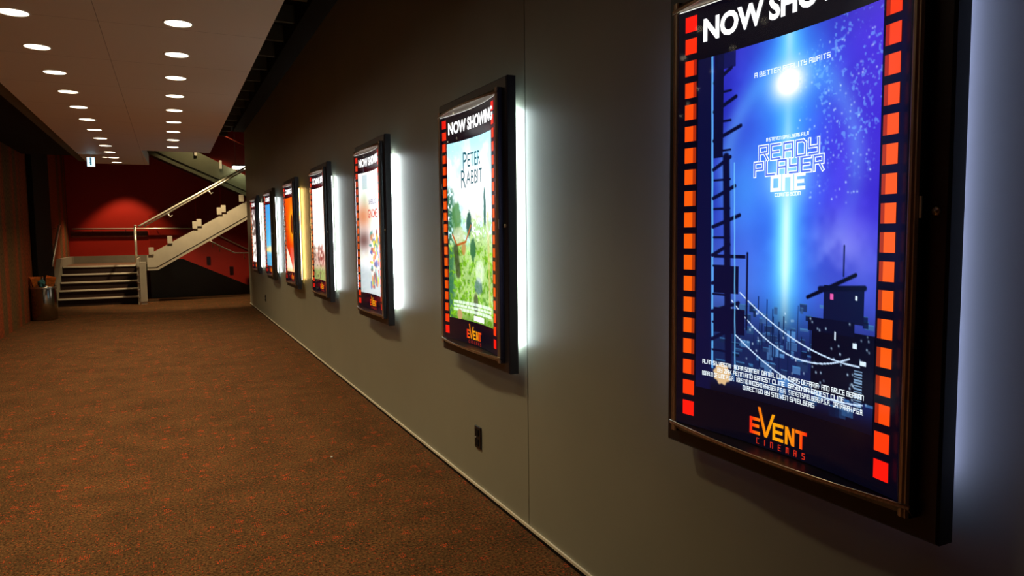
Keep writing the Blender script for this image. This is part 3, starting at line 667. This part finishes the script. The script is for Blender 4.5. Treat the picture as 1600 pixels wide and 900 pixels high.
M_title_glow = emit('white_title_ink', (0.85, 0.95, 1.0), 1.3); M_title_blue = emit('blue_title_ink', (0.12, 0.22, 0.95), 1.0)
M_teal = emit('teal_title_ink', (0.01, 0.12, 0.16), 1.0); M_redink = emit('red_title_ink', (0.75, 0.05, 0.02), 1.0); M_navyink = emit('navy_title_ink', (0.03, 0.06, 0.25), 1.0)
M_paleink = emit('pale_credit_ink', (0.75, 0.8, 0.82), 1.0)
def T1(t, po, z0, z1):
    H = z1-z0
    def Z(f): return z1-H*f
    def put(name, q, lift, m): flat_mesh(name, po, [[tuple(x) for x in p] for p in q], lift, m)
    c = PA0+(PA1-PA0)*0.535
    put('tagline_lettering', stroke_text('A BETTER REALITY AWAITS', c+0.005, Z(0.092), 0.0125, 0.0020, 0.75, 0.32, 'C'), 0.0020, M_title_glow)
    put('byline_lettering', stroke_text('A STEVEN SPIELBERG FILM', c-0.005, Z(0.272), 0.0085, 0.0016, 0.62, 0.26, 'C'), 0.0020, M_title_glow)
    for (s, f, h) in (('READY', 0.322, 0.040), ('PLAYER', 0.364, 0.038), ('ONE', 0.406, 0.038)):
        q = stroke_text(s, c, Z(f), h, 0.0105, 0.78, 0.36, 'C'); put('title_lettering', q, 0.0020, M_title_glow)
        if s != 'ONE': put('title_inlay', stroke_text(s, c, Z(f), h, 0.0050, 0.78, 0.36, 'C'), 0.0026, M_title_blue)
    put('date_lettering', stroke_text('COMING SOON', c, Z(0.424), 0.0090, 0.0020, 0.75, 0.3, 'C'), 0.0020, M_title_glow)
    lines = [('ALAN SILVESTRI  ADAM SOMNER  DANIEL LUPI  CHRIS DEFARIA  AND BRUCE BERMAN', 0.922), ('BY ZAK PENN AND ERNEST CLINE  BASED ON ERNEST CLINE', 0.940),
             ('DONALD DE LINE P.G.A.  KRISTIE MACOSKO KRIEGER P.G.A.  STEVEN SPIELBERG P.G.A.  DAN FARAH P.G.A.', 0.958), ('DIRECTED BY STEVEN SPIELBERG', 0.976)]
    for s, f in lines:
        hh = 0.0120; wd = 0.60; q = stroke_text(s, PW/2, Z(f), hh, 0.0019, 0.62, 0.26, 'C')
        mn = min(p[0] for qq in q for p in qq); mx = max(p[0] for qq in q for p in qq)
        if mx-mn > wd:
            k = wd/(mx-mn); q = [[(PW/2+(p[0]-PW/2)*k, p[1]) for p in qq] for qq in q]
        put('credit_lettering', q, 0.0020, M_title_glow)
def T2(t, po, z0, z1):
    H = z1-z0; c = PA0+(PA1-PA0)*0.53
    for s, x, f in (('P', -0.150, 0.165), ('ETER', -0.085, 0.150), ('R', -0.180, 0.262), ('ABBIT', -0.100, 0.245)):
        font_mesh('title_lettering', po, s, c+x, z1-H*f, 0.115 if len(s) > 1 else 0.155, 0.0020, M_teal, sx=0.80)
def T3(t, po, z0, z1):
    H = z1-z0; c = PA0+(PA1-PA0)*0.62
    font_mesh('title_lettering', po, 'SHERLOCK', c, z1-H*0.265, 0.060, 0.0020, M_navyink, 0.001, 1.0, 'CENTER')
    font_mesh('title_lettering', po, 'GNOMES', c, z1-H*0.375, 0.105, 0.0020, M_redink, 0.002, 0.85, 'CENTER')
def T0(t, po, z0, z1): pass

CASES = [
 (1.492, 'large lit poster case with blue and violet night city poster, biggest in view', art_blue, (300, 480), ((0.44, 0.50, 1.0), LEAK*0.55), 'NOW SHOWING', T1, 1.15),
 (3.784, 'lit poster case with bright green garden poster beside the wall seam', art_garden, (170, 300), ((0.80, 0.98, 1.0), LEAK*1.25), 'NOW SHOWING', T2, 1.5),
 (6.047, 'lit poster case with pale poster, small colourful figures and red title', art_pale, (110, 200), ((0.88, 1.0, 1.0), LEAK*1.25), 'NOW SHOWING', T3, 1.5),
 (8.335, 'lit poster case with mostly white poster and dark red cluster below', art_white, (70, 130), ((0.88, 1.0, 1.0), LEAK*0.8), 'COMING SOON', T0, 1.5),
 (10.505, 'lit poster case with orange and red poster, dark disc in yellow glow', art_orange, (60, 120), ((1.0, 0.60, 0.18), LEAK*0.75), 'COMING SOON', T0, 1.3),
 (12.869, 'lit poster case with sky blue poster and pale yellow band', art_cyan, (50, 110), ((0.85, 0.97, 1.0), LEAK*0.75), 'COMING SOON', T0, 1.3),
 (15.165, 'lit poster case with silvery grey streaked poster, last by the stairs', art_silver, (50, 110), ((1.0, 0.97, 0.88), LEAK*0.7), 'COMING SOON', T0, 1.4)]
for i, (y, lab, art, res, leak, hd, fn, g) in enumerate(CASES): build_case(y, i+1, lab, art, res, leak, hd, fn, g)

# ------------------------------------------------------------------ wall outlets
def outlet(y, z, label):
    t = thing('wall_outlet', label, 'outlet', (W, y, z))
    bm = bmesh.new(); box(bm, -0.012, 0.0, -0.045, 0.045, -0.068, 0.068, bev=0.003); obj('cover_plate', bm, M_outlet, t)
    bm = bmesh.new(); box(bm, -0.016, -0.012, -0.020, 0.020, -0.050, -0.010); box(bm, -0.016, -0.012, -0.020, 0.020, 0.010, 0.050); obj('socket_face', bm, M_black, t)
    bm = bmesh.new(); box(bm, -0.0165, -0.012, 0.022, 0.030, -0.006, 0.000); obj('indicator', bm, M_white, t)
outlet(3.94, 0.345, 'black socket low on the grey wall under the green garden poster case')
outlet(14.6, 0.38, 'tiny black socket low on the grey wall near its far end')

# ------------------------------------------------------------------ entrance steps and landing
LZ = 0.90; R_ = LZ/5; Y0 = 19.42; TR = 0.275; XL, XR = -2.40, -0.72
t = thing('entrance_steps', 'five dark carpeted steps with bright nosings between two metal sides', 'stairs', (0, 0, 0))
bm = bmesh.new()
pts = [(Y0, 0.0)]
for k in range(5): pts += [(Y0+TR*k, R_*(k+1)), (Y0+TR*(k+1), R_*(k+1))] if k < 4 else [(Y0+TR*4, LZ), (YB-0.002, LZ)]
pts += [(YB-0.002, 0.0)]
prism(bm, pts, 'x', XL, XR); obj('step_body', bm, M_riser, t)
for k in range(5):
    y = Y0+TR*k; z = R_*(k+1)
    bm = bmesh.new(); box(bm, XL+0.01, XR-0.01, y-0.035, y+0.03, z-0.030, z+0.006, bev=0.006); obj('nosing', bm, M_trim, t)
    bm = bmesh.new(); box(bm, XL+0.01, XR-0.01, y+0.03, y+(TR if k < 4 else YB-y-0.05), z, z+0.004); obj('tread', bm, M_tread, t)
bm = bmesh.new()
prism(bm, [(Y0-0.30, 0.0), (Y0-0.20, 0.42), (Y0+TR*4-0.1, LZ+0.20), (YB-0.03, LZ+0.20), (YB-0.03, 0.0)], 'x', -2.498, XL); obj('side_board', bm, M_skirt, t)
bm = bmesh.new(); box(bm, XL, -0.2, YB-0.03, YB-0.002, LZ, LZ+0.20); obj('skirting', bm, M_skirt, t)
bm = bmesh.new(); box(bm, XR, XR+0.035, 19.05, 20.8, 0.0, 1.10); box(bm, XR+0.055, XR+0.20, 19.02, 19.08, 0.06, 1.02, bev=0.005); box(bm, XR+0.055, XR+0.19, 19.03, 19.07, 0.0, 0.06)
box(bm, XR+0.03, XR+0.07, 19.04, 19.07, 0.2, 0.9)
obj('end_plate', bm, M_beige, t)
bm = bmesh.new()
for k in range(5): tube(bm, [(XR-0.01, Y0-0.38, R_*(k+0.95)), (XR+0.06, Y0-0.38, R_*(k+0.95))], 0.012, 8)
obj('bolt', bm, M_chrome, t, True)
struct('floor_landing', B(XR, 0.30, 20.95, YB, LZ-0.16, LZ), M_darkgreen, 'stair landing slab')

def rail_thing(name, label, cat, rails, posts=(), r=0.024):
    t = thing(name, label, cat, (0, 0, 0))
    for p in rails:
        bm = bmesh.new(); tube(bm, p, r, 12); obj('rail', bm, M_railm, t, True)
    for a, b, rr in posts:
        bm = bmesh.new(); tube(bm, [a, b], rr, 12); obj('bracket' if rr < 0.02 else 'post', bm, M_railm, t, True)
    return t
rail_thing('handrail', 'steel handrail slanting up beside the steps on the banded wall', 'handrail',
    [[(-2.395, 18.84, 0.98), (-2.40, 18.86, 1.03), (-2.40, 20.35, 1.90), (-2.40, 20.5, 1.92)]],
    [((-2.40, 18.95, 1.08), (-2.50, 18.95, 1.06), 0.010), ((-2.40, 19.65, 1.47), (-2.50, 19.65, 1.45), 0.012), ((-2.40, 20.3, 1.86), (-2.50, 20.3, 1.84), 0.010)], 0.032)
t = rail_thing('handrail', 'long level steel handrail across the red end wall above the landing', 'handrail',
    [[(-2.40, 22.9, 1.86), (0.95, 22.9, 1.86), (1.35, 22.9, 1.64), (2.9, 22.9, 0.8)]], [((x, 22.9, 1.86), (x, 23.0, 1.80), 0.010) for x in (-1.9, -1.1, -0.3, 0.5)], 0.020)
bm = bmesh.new(); box(bm, -2.45, -0.55, 22.96, 22.998, 1.62, 1.80, bev=0.006); tag(obj('wall_rail', bm, M_timber), 'dark red timber rubbing board on the red wall under the level handrail', 'board')
t = thing('newel_post', 'bright round steel post standing at the landing edge', 'post', (XR-0.06, 20.75, LZ+0.004))
bm = bmesh.new(); tube(bm, [(0, 0, 0.01), (0, 0, 0.98)], 0.030, 16); obj('pole', bm, M_railm, t, True)
bm = bmesh.new(); lathe(bm, [(0.0, 0.02), (0.035, 0.02), (0.055, 0.008), (0.055, 0.0), (0.0, 0.0)], 20); obj('base_plate', bm, M_railm, t, True)
bm = bmesh.new(); tube(bm, [(0.0, 0, 0.98), (0.0, 0.0, 1.01), (0.04, -0.4, 1.00), (0.05, -1.30, 0.99)], 0.020, 10); obj('rail_saddle', bm, M_railm, t, True)

# ------------------------------------------------------------------ flights of the main stair
def clamp(bm, x, y, z, s=1.0): box(bm, x-0.055*s, x+0.055*s, y-0.030, y+0.030, z-0.09*s, z+0.09*s, bev=0.004)
def slab(bm, p0, p1, h0, h1, y0, y1):
    prism(bm, [(p0[0], p0[1]-h0), (p1[0], p1[1]-h1), p1, p0], 'y', y0, y1)
t = thing('stair_flight', 'beige steel stair flight climbing from the landing behind the grey wall', 'stairs', (0, 0, 0))
bm = bmesh.new()
prism(bm, [(-0.50, 0.80), (-0.27, 0.80), (4.1, 3.36), (4.1, 3.80), (-0.50, 1.16)], 'y', 19.40, 19.46); obj('stringer', bm, M_beige, t)
bm = bmesh.new()
prism(bm, [(-0.50, 0.862), (-0.30, 0.862), (4.1, 3.442), (4.1, 3.452), (-0.303, 0.872), (-0.50, 0.872)], 'y', 19.392, 19.40); obj('dark_line', bm, M_black, t)  # black strip along the lower edge of the stringer face
bm = bmesh.new()
n = 15; xs = -0.45; run, rise = 0.285, 0.167
pts = []
for k in range(n): pts += [(xs+run*k, LZ+rise*k), (xs+run*k, LZ+rise*(k+1))]
pts += [(xs+run*n, LZ+rise*n), (xs+run*n, LZ+rise*n-0.25), (xs+0.1, LZ-0.10), (xs, LZ-0.10)]
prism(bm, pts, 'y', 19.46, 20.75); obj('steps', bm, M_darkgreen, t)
for (x, z) in ((-0.40, 1.27), (0.02, 1.54), (0.60, 1.90), (0.70, 1.96), (1.18, 2.25), (1.28, 2.31), (1.72, 2.58)):
    bm = bmesh.new(); clamp(bm, x, 19.40, z); obj('glass_clamp', bm, M_beige, t)
for (xa, xb) in ((-0.42, 0.62), (0.65, 1.20), (1.24, 2.4), (2.43, 3.9)):
    bm = bmesh.new(); g = lambda x: 1.16+(x+0.5)*0.574
    prism(bm, [(xa, g(xa)+0.02), (xb, g(xb)+0.02), (xb, g(xb)+0.92), (xa, g(xa)+0.92)], 'y', 19.424, 19.436); obj('glass_panel', bm, M_glass, t)
bm = bmesh.new(); tube(bm, [(-0.66, 19.40, 1.87), (-0.60, 19.40, 1.90), (1.78, 19.40, 3.33), (3.9, 19.40, 4.60)], 0.024, 12); obj('handrail', bm, M_railm, t, True)
bm = bmesh.new(); tube(bm, [(-0.55, 19.36, 1.86), (1.78, 19.36, 3.27), (3.9, 19.36, 4.54)], 0.018, 12); obj('inner_rail', bm, M_railm, t, True)
for x in (0.0, 0.95, 1.9):
    bm = bmesh.new(); z = 2.20+x*0.605; tube(bm, [(x, 19.36, z), (x+0.05, 19.34, z-0.10), (x+0.10, 19.42, z-0.06)], 0.016, 8); obj('rail_bracket', bm, M_railm, t, True)

t = thing('stair_flight', 'grey green upper stair flight slanting down behind the dropped ceiling', 'stairs', (0, 0, 0))
bm = bmesh.new(); prism(bm, [(-0.9, 4.12), (3.6, 2.08), (3.6, 2.60), (-0.9, 4.86)], 'y', 21.9, 21.96); obj('stringer', bm, M_green, t)
bm = bmesh.new(); prism(bm, [(-0.9, 4.26), (3.6, 2.21), (3.6, 2.225), (-0.9, 4.275)], 'y', 21.893, 21.90); obj('dark_line', bm, M_black, t)  # thin black strip following the upper stringer's lower edge
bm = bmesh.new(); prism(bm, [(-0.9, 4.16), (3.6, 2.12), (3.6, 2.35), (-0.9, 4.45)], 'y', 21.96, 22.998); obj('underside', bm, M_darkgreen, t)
for (x, z) in ((0.78, 3.98), (1.42, 3.63)):
    bm = bmesh.new(); box(bm, x-0.035, x+0.035, 21.88, 21.94, z-0.10, z+0.14, bev=0.004); obj('glass_clamp', bm, M_trim, t)
bm = bmesh.new(); tube(bm, [(0.4, 21.93, 5.05), (3.4, 21.93, 3.55)], 0.022, 10); obj('handrail', bm, M_timber, t, True)
bm = bmesh.new(); prism(bm, [(0.6, 4.12), (3.4, 2.72), (3.4, 3.52), (0.6, 4.92)], 'y', 21.92, 21.932); obj('glass_panel', bm, M_glass, t)

t = thing('stair_flight', 'dark green lower stair side slanting down to the carpet under the beige flight', 'stairs', (0, 0, 0))
bm = bmesh.new(); prism(bm, [(-0.48, 0.0), (3.4, 0.0), (3.4, 0.10), (2.0, 0.22), (0.32, 1.02), (-0.48, 1.02)], 'y', 20.86, 20.94); obj('side_panel', bm, M_darkgreen, t)
for (x, z) in ((0.95, 0.95), (1.52, 0.66), (2.02, 0.42)):
    bm = bmesh.new(); box(bm, x-0.05, x+0.05, 20.82, 20.86, z-0.12, z+0.12, bev=0.004); obj('glass_clamp', bm, M_timber, t)
bm = bmesh.new(); tube(bm, [(0.9, 20.80, 1.55), (1.18, 20.80, 1.38), (1.62, 20.80, 1.15), (2.6, 20.80, 1.13)], 0.018, 10); obj('handrail', bm, M_railm, t, True)
for x, z in ((1.05, 1.40), (1.22, 1.28), (1.85, 1.08)):
    bm = bmesh.new(); tube(bm, [(x, 20.80, z+0.08), (x+0.02, 20.86, z-0.08)], 0.012, 8); obj('rail_bracket', bm, M_railm, t, True)

t = thing('strip_light', 'bright white strip light where the long handrail meets the grey wall', 'light', (0, 0, 0))
bm = bmesh.new(); box(bm, 1.72, 2.25, 21.6, 21.72, 3.53, 3.60, bev=0.01); obj('diffuser', bm, emit('strip_light_glow', (1.0, 0.93, 0.70), 14.0), t)
bm = bmesh.new(); box(bm, 1.70, 2.27, 21.58, 21.74, 3.60, 3.64); tube(bm, [(1.8, 21.66, 3.64), (1.8, 21.66, 6.0)], 0.004, 6); tube(bm, [(2.17, 21.66, 3.64), (2.17, 21.66, 6.0)], 0.004, 6); obj('housing', bm, M_black, t)

# ------------------------------------------------------------------ litter bin and what lies on it
bx, by, bh, brd = -2.27, 16.50, 0.66, 0.222
t = thing('litter_bin', 'round polished steel litter bin against the banded wall', 'bin', (bx, by, 0))
bm = bmesh.new(); lathe(bm, [(0.0, 0.0), (brd-0.01, 0.0), (brd, 0.02), (brd, bh-0.01), (brd-0.006, bh), (brd-0.012, bh), (brd-0.012, 0.05), (0.0, 0.05)], 40); obj('body', bm, mat('polished_bin_steel', (0.36, 0.34, 0.28), 0.18, 1.0), t, True)
bm = bmesh.new(); lathe(bm, [(brd+0.004, bh-0.03), (brd+0.006, bh+0.004), (brd-0.010, bh+0.006), (brd-0.02, bh-0.02)], 40); obj('rim', bm, M_steel, t, True)
bm = bmesh.new(); lathe(bm, [(0.0, bh-0.05), (0.12, bh-0.045), (brd-0.014, bh-0.06)], 32); obj('liner', bm, M_black, t, True)
def crumple(name, loc, size, m, seed, label, cat):
    bm = bmesh.new(); bmesh.ops.create_icosphere(bm, subdivisions=3, radius=1.0); rs = random.Random(seed)
    ph = [(rs.uniform(2, 7), rs.uniform(2, 7), rs.uniform(2, 7), rs.uniform(0, 6)) for _ in range(5)]
    for v in bm.verts:
        f = 1+0.10*sum(math.sin(a*v.co.x+b*v.co.y+c*v.co.z+d) for a, b, c, d in ph)
        v.co = Vector((v.co.x*f*size[0], v.co.y*f*size[1], v.co.z*f*size[2]))
    o = obj(name, bm, m); o.location = loc; tag(o, label, cat); return o
M_orange = speckled('orange_paper', (0.75, 0.20, 0.02), 0.6, 0.4, 30)
M_teal_p = speckled('teal_wrapper', (0.05, 0.22, 0.24), 0.3, 0.4, 30)
def carton(loc, rot, label):
    bm = bmesh.new(); a, b, h = 0.060, 0.085, 0.23
    lo = [(-a, -a), (a, -a), (a, a), (-a, a)]; hi = [(-b, -b), (b, -b), (b, b), (-b, b)]
    L = [bm.verts.new((x, y, 0)) for x, y in lo]; Hh = [bm.verts.new((x, y, h+0.012*((i % 2)*2-1))) for i, (x, y) in enumerate(hi)]; I = [bm.verts.new((x*0.95, y*0.95, h-0.01)) for x, y in hi]; F = [bm.verts.new((x*0.8, y*0.8, h*0.5)) for x, y in hi]
    bm.faces.new(L)
    for k in range(4):
        j = (k+1) % 4; bm.faces.new((L[k], L[j], Hh[j], Hh[k])); bm.faces.new((Hh[k], Hh[j], I[j], I[k])); bm.faces.new((I[k], I[j], F[j], F[k]))
    bm.faces.new(F)
    o = obj('popcorn_carton', bm, M_orange); o.location = loc; o.rotation_euler = rot; tag(o, label, 'carton', 'orange cartons on the litter bin')
carton((bx-0.105, by+0.02, bh-0.042), (0.1, -0.12, 0.3), 'orange carton leaning towards the banded wall on the full litter bin')
carton((bx+0.105, by+0.02, bh-0.042), (0.15, 0.16, 0.1), 'orange carton leaning out over the bin side next to the steps')
crumple('wrapper', (bx-0.005, by-0.125, bh+0.06), (0.055, 0.04, 0.085), M_teal_p, 3, 'crumpled teal wrapper between the orange cartons on the bin', 'wrapper')
crumple('napkin', (bx+0.075, by-0.135, bh-0.005), (0.03, 0.03, 0.028), M_white, 8, 'crumpled white napkin at the front rim of the bin', 'napkin')
t = thing('plastic_bottle', 'small clear bottle standing up among the rubbish on the bin', 'bottle', (bx+0.0, by-0.01, bh-0.04))
bm = bmesh.new(); lathe(bm, [(0.0, 0.0), (0.020, 0.0), (0.021, 0.01), (0.021, 0.15), (0.012, 0.19), (0.012, 0.22), (0.0, 0.22)], 16); obj('body', bm, speckled('cloudy_plastic', (0.45, 0.45, 0.42), 0.2, 0.1), t, True)
bm = bmesh.new(); lathe(bm, [(0.0, 0.24), (0.014, 0.24), (0.014, 0.218), (0.0, 0.218)], 12); obj('cap', bm, M_orange, t, True)

# two crumbs of paper lying on the carpet
for (x, y, lab) in ((0.99, 5.06, 'white paper crumb on the carpet beside the garden poster wall'), (-2.1, 18.95, 'white paper crumb on the carpet at the foot of the steps')):
    bm = bmesh.new(); bmesh.ops.create_icosphere(bm, subdivisions=1, radius=0.009)
    for v in bm.verts: v.co.z = v.co.z*0.5+0.0045
    o = obj('paper_crumb', bm, M_white); o.location = (x, y, 0); tag(o, lab, 'litter')
